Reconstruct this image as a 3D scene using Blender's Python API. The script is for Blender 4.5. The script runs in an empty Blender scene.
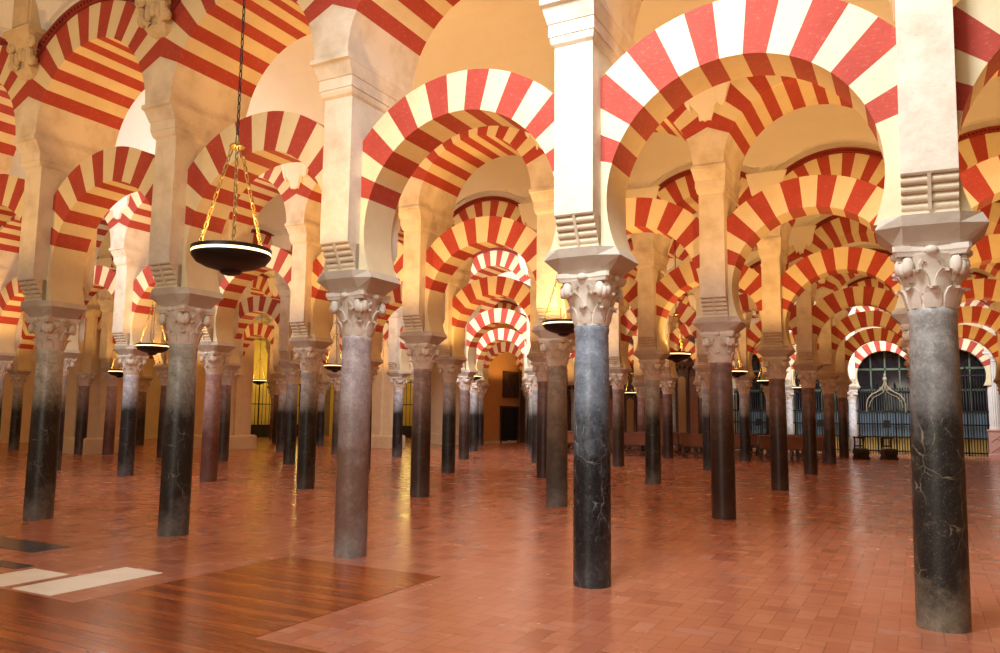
import bpy, math, random
from math import sin, cos, pi, radians as rad, sqrt, asin, acos
from mathutils import Vector, Matrix
random.seed(7)
C = bpy.context.scene.collection

# ------------------------------------------------------------------ grid of the hall
S = 3.0055            # column spacing along an arcade (world -x)
N = 5.9123            # distance from arcade to arcade (world +y)
def gx(i): return -S * i
def gy(j): return N * j

# ------------------------------------------------------------------ helpers
class MB:
    def __init__(s): s.v = []; s.f = []; s.m = []; s.sm = []
    def add(s, vs, fs, mat=0, smooth=False):
        b = len(s.v); s.v += [tuple(p) for p in vs]
        for f in fs:
            s.f.append(tuple(b + k for k in f)); s.m.append(mat); s.sm.append(smooth)
    def box(s, x0, x1, y0, y1, z0, z1, mat=0):
        vs = [(x, y, z) for z in (z0, z1) for y in (y0, y1) for x in (x0, x1)]
        s.add(vs, [(0, 2, 3, 1), (4, 5, 7, 6), (0, 1, 5, 4), (2, 6, 7, 3), (0, 4, 6, 2), (1, 3, 7, 5)], mat)
    def bar(s, a, b, r, n=6, mat=0, r2=None):
        a = Vector(a); b = Vector(b); d = (b - a).normalized()
        u = d.orthogonal().normalized(); w = d.cross(u); r2 = r if r2 is None else r2
        vs = [a + (u * cos(2*pi*k/n) + w * sin(2*pi*k/n)) * r for k in range(n)]
        vs += [b + (u * cos(2*pi*k/n) + w * sin(2*pi*k/n)) * r2 for k in range(n)]
        s.add(vs, [(k, (k+1) % n, n + (k+1) % n, n + k) for k in range(n)], mat, True)
        s.add(vs[:n], [tuple(range(n))[::-1]], mat); s.add(vs[n:], [tuple(range(n))], mat)
    def tube(s, pts, r, n=6, mat=0):
        pts = [Vector(p) for p in pts]; ring = []
        for k, p in enumerate(pts):
            d = (pts[min(k+1, len(pts)-1)] - pts[max(k-1, 0)]).normalized()
            up = Vector((0, 1, 0)) if abs(d.y) < .9 else Vector((1, 0, 0))
            u = d.cross(up).normalized(); w = d.cross(u)
            ring += [p + (u * cos(2*pi*q/n) + w * sin(2*pi*q/n)) * r for q in range(n)]
        s.add(ring, [(k*n+q, k*n+(q+1) % n, (k+1)*n+(q+1) % n, (k+1)*n+q) for k in range(len(pts)-1) for q in range(n)], mat, True)
    def lathe(s, prof, n=24, mat=0, c=(0, 0, 0), smooth=True, cap=True):
        vs = []
        for r, z in prof:
            vs += [(c[0] + r*cos(2*pi*k/n), c[1] + r*sin(2*pi*k/n), c[2] + z) for k in range(n)]
        fs = [(q*n+k, q*n+(k+1) % n, (q+1)*n+(k+1) % n, (q+1)*n+k) for q in range(len(prof)-1) for k in range(n)]
        s.add(vs, fs, mat, smooth)
        if cap:
            s.add(vs[:n], [tuple(range(n))[::-1]], mat); s.add(vs[-n:], [tuple(range(n))], mat)
    def loft(s, rings, mat=0, smooth=False, caps=True):
        n = len(rings[0]); vs = [p for r in rings for p in r]
        fs = [(q*n+k, q*n+(k+1) % n, (q+1)*n+(k+1) % n, (q+1)*n+k) for q in range(len(rings)-1) for k in range(n)]
        s.add(vs, fs, mat, smooth)
        if caps:
            s.add(rings[0], [tuple(range(n))[::-1]], mat); s.add(rings[-1], [tuple(range(n))], mat)
    def prism(s, poly, y0, y1, mat=0):
        """polygon in x-z extruded along y"""
        n = len(poly)
        s.loft([[(x, y1, z) for x, z in poly], [(x, y0, z) for x, z in poly]], mat)
    def torus(s, c, R, r, axis='z', n=20, m=8, mat=0, sx=1.0, rot=None):
        vs = []
        for a in range(n):
            for b in range(m):
                A = 2*pi*a/n; Bq = 2*pi*b/m
                p = Vector(((R + r*cos(Bq))*cos(A)*sx, (R + r*cos(Bq))*sin(A), r*sin(Bq)))
                if axis == 'x': p = Vector((p.z, p.x, p.y))
                if axis == 'y': p = Vector((p.x, p.z, p.y))
                if rot is not None: p = rot @ p
                vs.append(p + Vector(c))
        s.add(vs, [(a*m+b, ((a+1) % n)*m+b, ((a+1) % n)*m+(b+1) % m, a*m+(b+1) % m) for a in range(n) for b in range(m)], mat, True)
    def ball(s, c, rx, ry, rz, n=10, m=6, mat=0):
        vs = []
        for q in range(m+1):
            t = pi*q/m
            vs += [(c[0]+rx*sin(t)*cos(2*pi*k/n), c[1]+ry*sin(t)*sin(2*pi*k/n), c[2]-rz*cos(t)) for k in range(n)]
        s.add(vs, [(q*n+k, q*n+(k+1) % n, (q+1)*n+(k+1) % n, (q+1)*n+k) for q in range(m) for k in range(n)], mat, True)
    def mesh(s, name, mats):
        me = bpy.data.meshes.new(name); me.from_pydata(s.v, [], s.f)
        for m in mats: me.materials.append(m)
        me.polygons.foreach_set('material_index', s.m)
        me.polygons.foreach_set('use_smooth', s.sm)
        me.update(); me.validate()
        import bmesh
        bm = bmesh.new(); bm.from_mesh(me)
        bmesh.ops.remove_doubles(bm, verts=bm.verts, dist=1e-5)
        bmesh.ops.recalc_face_normals(bm, faces=bm.faces)
        for e in bm.edges:
            if len(e.link_faces) == 2 and e.calc_face_angle(0) > .65: e.smooth = False
        bm.to_mesh(me); bm.free()
        return me
    def build(s, name, mats, parent=None, loc=(0, 0, 0), rz=0):
        if not isinstance(mats, (list, tuple)): mats = [mats]
        return put(name, s.mesh(name, mats), parent, loc, rz)

def put(name, me, parent=None, loc=(0, 0, 0), rz=0):
    o = bpy.data.objects.new(name, me); C.objects.link(o)
    o.location = loc; o.rotation_euler = (0, 0, rz)
    if parent is not None: o.parent = parent
    return o
def tag(o, label, cat, group=None, kind='thing'):
    o['label'] = label; o['category'] = cat; o['kind'] = kind
    if group: o['group'] = group
    return o
def empty(name, loc=(0, 0, 0), rz=0):
    o = bpy.data.objects.new(name, None); C.objects.link(o)
    o.empty_display_size = .2; o.location = loc; o.rotation_euler = (0, 0, rz)
    return o
def struct(o):
    o['kind'] = 'structure'; return o

# ------------------------------------------------------------------ materials
class NT:
    def __init__(s, name):
        s.m = bpy.data.materials.new(name); s.m.use_nodes = True
        s.t = s.m.node_tree; s.b = s.t.nodes['Principled BSDF']
        s._c = None
    def n(s, kind, **kw):
        nd = s.t.nodes.new(kind)
        for k, v in kw.items(): setattr(nd, k, v)
        return nd
    def l(s, a, b): s.t.links.new(a, b)
    def obj(s):
        if s._c is None: s._c = s.n('ShaderNodeTexCoord')
        return s._c.outputs['Object']
    def math(s, op, a, b=None, c=None):
        nd = s.n('ShaderNodeMath', operation=op)
        for k, v in enumerate((a, b, c)):
            if v is None: continue
            if isinstance(v, (int, float)): nd.inputs[k].default_value = v
            else: s.l(v, nd.inputs[k])
        return nd.outputs[0]
    def noise(s, scale, detail=4, rough=.6, vec=None, stretch=None):
        nd = s.n('ShaderNodeTexNoise'); nd.inputs['Scale'].default_value = scale
        nd.inputs['Detail'].default_value = detail; nd.inputs['Roughness'].default_value = rough
        v = vec or s.obj()
        if stretch:
            mp = s.n('ShaderNodeMapping'); mp.inputs['Scale'].default_value = stretch
            s.l(v, mp.inputs['Vector']); v = mp.outputs[0]
        s.l(v, nd.inputs['Vector']); return nd.outputs['Fac']
    def ramp(s, fac, stops, interp='LINEAR'):
        nd = s.n('ShaderNodeValToRGB'); cr = nd.color_ramp; cr.interpolation = interp
        while len(cr.elements) < len(stops): cr.elements.new(.5)
        for e, (p, c) in zip(cr.elements, stops):
            e.position = p; e.color = (c, c, c, 1) if isinstance(c, (int, float)) else (*c, 1)
        s.l(fac, nd.inputs[0]); return nd.outputs[0]
    def mix(s, fac, a, b, mode='MIX'):
        nd = s.n('ShaderNodeMix', data_type='RGBA', blend_type=mode)
        for k, v in ((0, fac), (6, a), (7, b)):
            if isinstance(v, (int, float)): nd.inputs[k].default_value = v
            elif isinstance(v, tuple): nd.inputs[k].default_value = (*v, 1)
            else: s.l(v, nd.inputs[k])
        return nd.outputs[2]
    def bump(s, h, strength=.3, dist=.02):
        nd = s.n('ShaderNodeBump'); nd.inputs['Strength'].default_value = strength
        nd.inputs['Distance'].default_value = dist
        s.l(h, nd.inputs['Height']); s.l(nd.outputs[0], s.b.inputs['Normal'])
    def col(s, c):
        if isinstance(c, tuple): s.b.inputs['Base Color'].default_value = (*c, 1)
        else: s.l(c, s.b.inputs['Base Color'])
    def rough(s, r):
        if isinstance(r, (int, float)): s.b.inputs['Roughness'].default_value = r
        else: s.l(r, s.b.inputs['Roughness'])

def plaster(name, base, dark, amount=.5, rough=.85, bump=.25):
    t = NT(name)
    a = t.ramp(t.noise(2.2, 5, .65), [(.42, 0.), (.75, amount)])
    c = t.mix(a, base, dark)
    sp = t.ramp(t.noise(26, 2, .5), [(.70, 0.), (.78, .35)])
    c = t.mix(sp, c, tuple(v*.5 for v in dark))
    t.col(c); t.rough(rough); t.bump(t.noise(14, 6, .65), bump, .02)
    return t.m

M = {}
M['pier'] = plaster('pier_plaster', (.79, .72, .59), (.55, .45, .32), .9, .85, .4)
M['cream'] = plaster('cream_voussoir', (.80, .69, .44), (.64, .51, .28), .45)
M['vault'] = plaster('vault_plaster', (.86, .85, .78), (.80, .77, .68), .35, .9, .05)
M['wallp'] = plaster('wall_plaster', (.78, .62, .40), (.62, .44, .25), .5, .9, .1)
M['stone'] = plaster('capital_stone', (.76, .68, .58), (.50, .40, .31), .6, .8, .35)
M['impost'] = plaster('impost_stone', (.62, .55, .45), (.42, .35, .26), .6, .8, .3)
M['ochre'] = plaster('ochre_band', (.78, .58, .26), (.58, .38, .14), .5)
M['corbel'] = plaster('corbel_stone', (.74, .63, .46), (.50, .38, .24), .6)
M['carved'] = plaster('carved_stone', (.70, .56, .34), (.40, .29, .15), .7, .75, .4)
M['pend'] = plaster('pendant_plaster', (.92, .88, .76), (.80, .72, .55), .35, .85, .1)

def brick():
    t = NT('red_brick')
    a = t.ramp(t.noise(3.0, 5, .65), [(.35, 0.), (.8, .8)])
    c = t.mix(a, (.45, .060, .036), (.36, .038, .022))
    sp = t.ramp(t.noise(18, 4, .7, stretch=(1, 1, 2.2)), [(.56, 0.), (.72, .45)])
    c = t.mix(sp, c, (.60, .24, .17))
    t.col(c); t.rough(.8); t.bump(t.noise(20, 6, .7), .35, .02)
    return t.m
M['brick'] = brick()
def simple(name, c, rough=.6, metal=0., emit=None, es=0.):
    t = NT(name); t.col(c); t.rough(rough); t.b.inputs['Metallic'].default_value = metal
    if emit:
        t.b.inputs['Emission Color'].default_value = (*emit, 1); t.b.inputs['Emission Strength'].default_value = es
    return t.m
M['dentil'] = plaster('dentil_brick', (.30, .035, .022), (.16, .018, .012), .6)
M['iron'] = simple('dark_iron', (.022, .020, .020), .45, .6)
M['bronze'] = simple('lamp_bronze', (.012, .009, .007), .4, .3)
M['gold'] = simple('gilded_chain', (.30, .20, .07), .45, .7)
M['ring'] = simple('lamp_light_ring', (1, .9, .7), .5, 0, (1, .66, .28), 3.0)

def marble(name, top, low, foot, zt=1.75, blend=.45, vein=(.75, .75, .72), va=.5, rough=.28):
    """column shaft: pale stone above, worn dark polish below, scuffed foot"""
    t = NT(name)
    top = tuple(min(.8, v*1.3) for v in top)
    sep = t.n('ShaderNodeSeparateXYZ'); t.l(t.obj(), sep.inputs[0]); z = sep.outputs['Z']
    n1 = t.noise(2.6, 6, .7); n2 = t.noise(9, 5, .7)
    f = t.math('SUBTRACT', z, zt + .25)
    f = t.math('ADD', t.math('DIVIDE', f, blend*2), .5)
    f = t.math('ADD', f, t.math('MULTIPLY', t.math('SUBTRACT', n1, .5), 1.5))
    f = t.ramp(f, [(0., 0.), (1., 1.)])
    tone = t.mix(t.ramp(n2, [(.40, 0.), (.62, .75)]), top, tuple(v*.50 for v in top))
    tone = t.mix(t.ramp(t.noise(34, 5, .75), [(.50, 0.), (.66, .55)]), tone, tuple(min(1, v*1.55+.03) for v in top))
    low = tuple(v*.6 for v in low)
    lowc = t.mix(t.ramp(n2, [(.5, 0.), (.8, .7)]), low, tuple(min(1, v*2.2+.006) for v in low))
    c = t.mix(f, lowc, tone)
    g = t.math('ADD', t.math('DIVIDE', t.math('SUBTRACT', .62, z), .8), t.math('MULTIPLY', t.math('SUBTRACT', n1, .45), 2.2))
    c = t.mix(t.ramp(g, [(.2, 0.), (.85, .75)]), c, t.mix(t.ramp(n2, [(.4, 0.), (.65, .7)]), tuple(v*.95 for v in foot), tuple(v*.3 for v in foot)))
    w = t.n('ShaderNodeTexVoronoi', feature='DISTANCE_TO_EDGE'); w.inputs['Scale'].default_value = 1.7
    d = t.n('ShaderNodeMix', data_type='VECTOR'); d.inputs[0].default_value = .28
    nz = t.n('ShaderNodeTexNoise'); nz.inputs['Scale'].default_value = 2.0; nz.inputs['Detail'].default_value = 5
    t.l(t.obj(), nz.inputs['Vector']); t.l(t.obj(), d.inputs[4]); t.l(nz.outputs['Color'], d.inputs[5])
    t.l(d.outputs[1], w.inputs['Vector'])
    v = t.ramp(w.outputs['Distance'], [(0., va*.6), (.007, 0.)])
    v = t.mix(t.ramp(t.noise(3.1, 3, .5), [(.45, 0.), (.6, 1.)]), 0.0, v) if False else t.math('MULTIPLY', v, t.ramp(t.noise(3.1, 3, .5), [(.46, 0.), (.62, 1.)]))
    c = t.mix(v, c, vein)
    w2 = t.n('ShaderNodeTexVoronoi', feature='DISTANCE_TO_EDGE'); w2.inputs['Scale'].default_value = 5.5
    mp2 = t.n('ShaderNodeMapping'); mp2.inputs['Rotation'].default_value = (.5, .8, .3); mp2.inputs['Scale'].default_value = (1, 1.5, .7)
    t.l(d.outputs[1], mp2.inputs[0]); t.l(mp2.outputs[0], w2.inputs['Vector'])
    v2 = t.math('MULTIPLY', t.ramp(w2.outputs['Distance'], [(0., va*.75), (.018, 0.)]), t.ramp(t.noise(4.3, 4, .6), [(.50, 0.), (.66, 1.)]))
    c = t.mix(v2, c, vein)
    cl = t.math('MULTIPLY', t.ramp(t.noise(13, 6, .75), [(.54, 0.), (.74, va*.7)]), t.ramp(n1, [(.42, 0.), (.66, 1.)]))
    c = t.mix(cl, c, tuple(q*.55 for q in vein))
    sc = t.ramp(t.noise(75, 5, .7, stretch=(1.3, 1.3, .8)), [(.58, 0.), (.75, .38 if va > .3 else .15)])
    c = t.mix(sc, c, tuple(min(1, q*1.2+.12) for q in top))
    t.col(c); t.rough(t.ramp(n2, [(.3, rough), (.8, rough+.25)])); t.bump(n2, .08, .01)
    return t.m
SH = {
 'A': marble('marble_veined_grey', (.30, .30, .29), (.022, .022, .020), (.30, .26, .19), 1.75, .5, (.55, .45, .28), .75),
 'B': marble('marble_blue_grey', (.26, .31, .38), (.012, .014, .017), (.05, .055, .06), 1.75, .75, (.8, .82, .85), .45, .2),
 'C': marble('marble_mauve', (.44, .39, .41), (.26, .15, .11), (.34, .31, .30), 1.6, .7, (.2, .14, .13), .35),
 'D': marble('marble_grey_green', (.34, .34, .31), (.016, .015, .013), (.20, .19, .18), 1.62, .4, (.6, .6, .55), .5),
 'E': marble('marble_pale_grey', (.42, .41, .36), (.020, .016, .013), (.24, .23, .22), 1.65, .35, (.6, .6, .58), .5),
 'F': marble('marble_red_brown', (.20, .125, .11), (.040, .018, .014), (.09, .05, .045), 1.7, .6, (.3, .2, .18), .3),
 'G': marble('granite_brown_grey', (.27, .22, .17), (.10, .085, .075), (.22, .20, .18), 1.5, .8, (.1, .08, .07), .2, .45),
 'H': marble('marble_brown_mauve', (.27, .20, .19), (.055, .032, .026), (.12, .09, .085), 1.6, .6, (.4, .32, .3), .3),
 'I': marble('marble_slate', (.36, .36, .38), (.014, .013, .014), (.10, .09, .09), 1.65, .35, (.5, .5, .52), .4),
 'J': marble('marble_rose', (.42, .29, .29), (.20, .080, .070), (.2, .11, .10), 1.4, .6, (.6, .5, .5), .25),
 'K': marble('marble_pale_blue', (.50, .53, .62), (.015, .014, .018), (.16, .16, .18), 1.7, .35, (.7, .7, .75), .3),
 'W': marble('marble_white', (.72, .72, .74), (.40, .34, .30), (.40, .34, .3), .7, .4, (.5, .5, .52), .3),
}

def floor_tiles():
    t = NT('terracotta_tiles'); L = 1/.155
    mp = t.n('ShaderNodeMapping'); mp.inputs['Scale'].default_value = (L, L, L)
    mp.inputs['Rotation'].default_value = (0, 0, rad(0))
    t.l(t.obj(), mp.inputs[0])
    sp = t.n('ShaderNodeSeparateXYZ'); t.l(mp.outputs[0], sp.inputs[0]); x, y = sp.outputs[0], sp.outputs[1]
    ix, iy = t.math('FLOOR', x), t.math('FLOOR', y); fx, fy = t.math('FRACT', x), t.math('FRACT', y)
    k = t.math('FLOORED_MODULO', t.math('SUBTRACT', ix, iy), 4.0)
    eq = lambda v: t.math('COMPARE', k, float(v), .25)
    k0, k1, k2, k3 = eq(0), eq(1), eq(2), eq(3)
    idx = t.math('SUBTRACT', ix, k1); idy = t.math('SUBTRACT', iy, k2)
    inv = lambda q: t.math('SUBTRACT', 1.0, q)
    big = lambda flag: t.math('MULTIPLY', flag, 9.0)
    # distance to the tile's own edges
    dl = t.math('ADD', fx, big(k1)); dr = t.math('ADD', inv(fx), big(k0))
    db = t.math('ADD', fy, big(k2)); dt = t.math('ADD', inv(fy), big(k3))
    d = t.math('MINIMUM', t.math('MINIMUM', dl, dr), t.math('MINIMUM', db, dt))
    joint = t.ramp(d, [(.015, 1.), (.05, 0.)])
    cb = t.n('ShaderNodeCombineXYZ'); t.l(idx, cb.inputs[0]); t.l(idy, cb.inputs[1]); t.l(t.math('ADD', k2, k3), cb.inputs[2])
    wn = t.n('ShaderNodeTexWhiteNoise'); t.l(cb.outputs[0], wn.inputs[0])
    c = t.ramp(wn.outputs['Value'], [(0., (.36, .118, .066)), (.12, (.43, .148, .082)), (.5, (.47, .170, .094)), (.85, (.50, .190, .108)), (.97, (.52, .22, .14)), (1., (.35, .165, .15))])
    big_n = t.noise(.55, 5, .6)
    c = t.mix(t.ramp(big_n, [(.4, 0.), (.7, .5)]), c, (.50, .20, .125))
    st = t.noise(6, 5, .7)
    c = t.mix(t.ramp(st, [(.56, 0.), (.8, .55)]), c, (.24, .085, .05))
    c = t.mix(t.math('MULTIPLY', joint, .45), c, (.16, .06, .035))
    t.col(c)
    t.rough(t.math('ADD', t.math('MULTIPLY', t.noise(1.3, 4, .6), .22), t.math('ADD', t.math('MULTIPLY', wn.outputs['Value'], .05), .10)))
    h = t.math('SUBTRACT', t.math('ADD', t.math('MULTIPLY', wn.outputs['Value'], .25), t.math('MULTIPLY', st, .5)), joint)
    t.bump(h, .05, .01)
    return t.m
M['tiles'] = floor_tiles()
def boards():
    t = NT('polished_boards')
    sp = t.n('ShaderNodeSeparateXYZ'); t.l(t.obj(), sp.inputs[0])
    q = t.math('MULTIPLY', sp.outputs[1], 1/.14); row = t.math('FLOOR', q); fr = t.math('FRACT', q)
    wn = t.n('ShaderNodeTexWhiteNoise', noise_dimensions='1D'); t.l(row, wn.inputs['W'])
    g = t.noise(1.0, 6, .65, stretch=(1.6, 16, 1))
    c = t.ramp(t.math('ADD', t.math('MULTIPLY', g, .8), t.math('MULTIPLY', wn.outputs['Value'], .25)),
               [(.25, (.15, .030, .007)), (.5, (.30, .070, .014)), (.75, (.46, .13, .026))])
    j = t.ramp(t.math('MINIMUM', fr, t.math('SUBTRACT', 1.0, fr)), [(.01, .75), (.045, 0.)])
    c = t.mix(j, c, (.06, .015, .006))
    kn = t.ramp(t.noise(7, 2, .5, stretch=(1, 1.6, 1)), [(.74, 0.), (.78, .8)])
    c = t.mix(kn, c, (.05, .012, .005))
    t.col(c); t.rough(.2); t.bump(t.math('SUBTRACT', g, j), .10, .01)
    return t.m
M['boards'] = boards()
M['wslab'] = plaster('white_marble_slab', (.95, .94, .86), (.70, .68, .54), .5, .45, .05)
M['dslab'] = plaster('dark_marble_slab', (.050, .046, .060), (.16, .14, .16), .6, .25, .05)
M['wood'] = plaster('dark_walnut', (.085, .036, .018), (.035, .015, .009), .7, .4, .1)
M['pew'] = plaster('pew_wood', (.24, .085, .035), (.12, .04, .02), .6, .35, .1)
M['black'] = simple('black_paint', (.012, .011, .012), .5)
M['glassdark'] = simple('dark_pane', (.012, .012, .016), .08)
M['bluepane'] = simple('blue_pane', (.20, .29, .36), .25)
M['green'] = simple('green_frame', (.09, .13, .07), .5)
M['yellowp'] = plaster('yellow_plaster', (.80, .58, .18), (.62, .40, .10), .5)
M['cushion'] = simple('dark_leather', (.03, .018, .014), .45)
M['canvas'] = plaster('old_canvas', (.055, .030, .018), (.20, .11, .05), .8, .4, .05)
M['rosestone'] = plaster('rose_stone', (.62, .36, .30), (.45, .24, .2), .5, .6, .1)
M['whitestone'] = plaster('white_stone', (.80, .77, .72), (.6, .55, .5), .4, .6, .1)
M['orangewall'] = plaster('orange_wall', (.62, .33, .13), (.52, .26, .10), .5, .9, .05)
M['gildiron'] = simple('gilded_iron', (.34, .28, .18), .45, .3)
M['gilt'] = simple('gilt_wood', (.30, .16, .05), .4, .5)

# ------------------------------------------------------------------ shared meshes of the arcade
LZ, LR, LE, LT = 3.77, 1.24, 1.755, .27       # lower arch: centre height, intrados, extrados, half thickness
UZ, UR, UE, UT = 5.79, 1.25, 1.80, .66       # upper arch
A0, A1 = rad(17.7), rad(23.8)                # first joint of the painted voussoirs
PW, PD = .205, .49                           # pier half width, half depth
HB = S/2

def arch_mesh(name, zc, Ri, Re, T, a0, foot, xlim, seed, nv=15):
    rnd = random.Random(seed); mb = MB()
    tot = pi - 2*a0; edges = [a0 + tot*k/nv for k in range(nv+1)]
    edges = [e + (rnd.uniform(-.010, .010) if 0 < k < nv else 0) for k, e in enumerate(edges)]
    segs = []
    if foot is not None: segs.append((foot, a0, 0))
    for k in range(nv): segs.append((edges[k], edges[k+1], 1 if k % 2 == 0 else 0))
    if foot is not None: segs.append((pi-a0, pi-foot, 0))
    def pin(a): return (Ri*cos(a), zc + Ri*sin(a))
    def pout(a):
        r = Re
        if abs(cos(a)) > 1e-4: r = min(Re, xlim/abs(cos(a)))
        x, z = r*cos(a), zc + r*sin(a)
        if foot is not None and a < 0 or a > pi: z = max(z, zc + Ri*sin(foot))
        return (x, z)
    kink = [acos(xlim/Re), pi - acos(xlim/Re)]
    for a, b, m in segs:
        n = 8 if b - a > .3 else 3
        ks = sorted(set([a + (b-a)*q/n for q in range(n+1)] + [k for k in kink if a < k < b]))
        for p, q in zip(ks, ks[1:]):
            i0, i1, o0, o1 = pin(p), pin(q), pout(p), pout(q)
            vs = [(x, y, z) for y in (-T, T) for x, z in (i0, i1, o1, o0)]
            mb.add(vs, [(0, 1, 2, 3), (7, 6, 5, 4)], m)
            mb.add(vs, [(0, 4, 5, 1)], m, True); mb.add(vs, [(3, 2, 6, 7)], m)
    ends = [segs[0][0], segs[-1][1]]
    for e in ends:
        i0, o0 = pin(e), pout(e)
        mb.add([(i0[0], -T, i0[1]), (o0[0], -T, o0[1]), (o0[0], T, o0[1]), (i0[0], T, i0[1])], [(0, 1, 2, 3)], segs[0][2])
    return mb.mesh(name, [M['cream'], M['brick']])
foot = asin((3.27-LZ)/LR)
LOW = [arch_mesh('horseshoe_arch', LZ, LR, LE, LT, A0, foot, HB-PW+.13, s) for s in (1, 2, 3)]
WIDE = arch_mesh('horseshoe_arch', LZ, LR, 1.815, LT, A0, foot, HB-PW+.13, 1)
SLIM = arch_mesh('horseshoe_arch', LZ, LR, 1.70, LT, A0, foot, HB-PW+.13, 2)      # the bay nearest the camera has deeper voussoirs
UPP = [arch_mesh('upper_arch_voussoirs', UZ, UR, UE, UT, A1, None, HB, s) for s in (4, 5, 6)]

def spandrel_mesh():
    mb = MB(); T = UT - .03; top = 8.25
    a = acos(HB/UE); n = 24
    arc = [(UE*cos(pi-a-(pi-2*a)*k/n), UZ + UE*sin(pi-a-(pi-2*a)*k/n)) for k in range(n+1)]
    for p, q in zip(arc, arc[1:]):
        vs = [(x, y, z) for y in (-T, T) for x, z in (p, q, (q[0], top), (p[0], top))]
        mb.add(vs, [(0, 1, 2, 3), (7, 6, 5, 4), (3, 2, 6, 7)])
    return mb.mesh('spandrel_wall', [M['vault']])
def dentil_mesh():
    mb = MB(); a = acos(HB/1.92)+.02; n = 44; y0 = -UT-.035; y1 = -UT+.05
    def P(r, t, y): return (r*cos(t), y, UZ + r*sin(t))
    for k in range(n):
        t0 = a + (pi-2*a)*k/n; t1 = a + (pi-2*a)*(k+1)/n; tm = t0 + (t1-t0)*.55
        for (r0, r1, s0, s1, f) in ((1.81, 1.835, t0, t1, 0), (1.88, 1.92, t0, t1, -.02), (1.835, 1.88, t0, tm, -.012)):
            vs = [P(r, t, y) for y in (y0+f, y1) for r, t in ((r0, s0), (r0, s1), (r1, s1), (r1, s0))]
            mb.add(vs, [(0, 1, 2, 3), (0, 4, 5, 1), (3, 2, 6, 7), (0, 3, 7, 4), (1, 5, 6, 2)])
        vs = [P(r, t, y0+.035) for r, t in ((1.83, t0), (1.83, t1), (1.885, t1), (1.885, t0))]
        mb.add(vs, [(0, 1, 2, 3)])
    return mb.mesh('dentil_trim', [M['dentil']])
SPAN, DENT = spandrel_mesh(), dentil_mesh()

def shaft_mesh(name, m, r0=.205, r1=.182):
    mb = MB()
    prof = [(r0, 0), (r0, .05)]
    for k in range(1, 12):
        t = k/12; prof.append((r0 + (r1-r0)*t + .006*sin(pi*t), .05 + 2.40*t))
    prof += [(r1, 2.47), (r1+.008, 2.495), (r1+.011, 2.52), (r1+.008, 2.545), (r1, 2.56)]
    mb.lathe(prof, 40)
    return mb.mesh(name, [m])
RAD = {'A': .196, 'B': .187, 'C': .190, 'D': .197, 'E': .206}
SHM = {k: shaft_mesh('column_shaft', m, RAD.get(k, .196), RAD.get(k, .196) - .018) for k, m in SH.items()}

def capital_mesh():
    mb = MB(); z0 = 2.55; H = .52
    def rb(z): t = max(0, min(1, z/.44)); return .178 + .02*t + .075*t**3
    mb.lathe([(rb(z), z0+z) for z in (0, .06, .12, .18, .24, .30, .36, .41, .445)], 32)
    def leaf(a, zb, h, w, out):
        secs = []
        for t, ro, zf, wf in ((0, .004, 0, .8), (.3, .018, .3, 1), (.6, .026, .62, .98), (.85, .040, .88, .8), (1., out*.75, 1.0, .6), (1.08, out, .97, .42), (1.12, out*1.02, .86, .25)):
            z = zb + h*zf; r = rb(min(z, .44)) + ro; hw = w*wf/2; ri = r - .035 - .4*max(0, ro-.03)
            sec = []
            for rr, s in ((ri, -1), (r-.012, -1), (r+.008, 0), (r-.012, 1), (ri, 1)):
                x = rr; y = hw*s
                sec.append((x*cos(a)-y*sin(a), x*sin(a)+y*cos(a), z0+z))
            secs.append(sec)
        mb.loft(secs, 0, True)
    for k in range(8): leaf(2*pi*k/8, .015, .17, .135, .080)
    for k in range(8): leaf(2*pi*(k+.5)/8, .13, .19, .125, .095)
    for k in range(4):
        a = pi/4 + k*pi/2; ca, sa = cos(a), sin(a)
        # stalk and corner volute
        mb.tube([(ca*.19, sa*.19, z0+.24), (ca*.235, sa*.235, z0+.33), (ca*.29, sa*.29, z0+.40), (ca*.315, sa*.315, z0+.415)], .038, 8)
        R = Matrix.Rotation(a, 3, 'Z')
        for off in (-.035, .035):
            c = R @ Vector((.282, off, 0))
            mb.ball((c.x, c.y, z0+.352), .050, .050, .080, 12, 8)
        c = R @ Vector((.298, 0, 0)); mb.ball((c.x, c.y, z0+.335), .042, .042, .07, 10, 6)
    for k in range(4):
        a = k*pi/2; mb.ball((cos(a)*.262, sin(a)*.262, z0+.475), .045+.01*abs(sin(a)), .045+.01*abs(cos(a)), .04, 10, 6)
        for s in (-1, 1):
            b = a + s*.36; mb.tube([(cos(b)*.20, sin(b)*.20, z0+.30), (cos(b)*.235, sin(b)*.235, z0+.37), (cos(a+s*.22)*.255, sin(a+s*.22)*.255, z0+.40)], .022, 6)
    # abacus with hollow sides
    ring = []
    for k in range(4):
        for s in (-.92, -.5, 0, .5, .92):
            d = .235 + .045*abs(s)**2; a = k*pi/2
            x, y = d, s*.275
            ring.append((x*cos(a)-y*sin(a), x*sin(a)+y*cos(a)))
    mb.loft([[(x*.96, y*.96, z0+.435) for x, y in ring], [(x, y, z0+.46) for x, y in ring], [(x*1.04, y*1.04, z0+.475) for x, y in ring], [(x*1.04, y*1.04, z0+H) for x, y in ring]])
    return mb.mesh('capital', [M['stone']])
CAP = capital_mesh()

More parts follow.
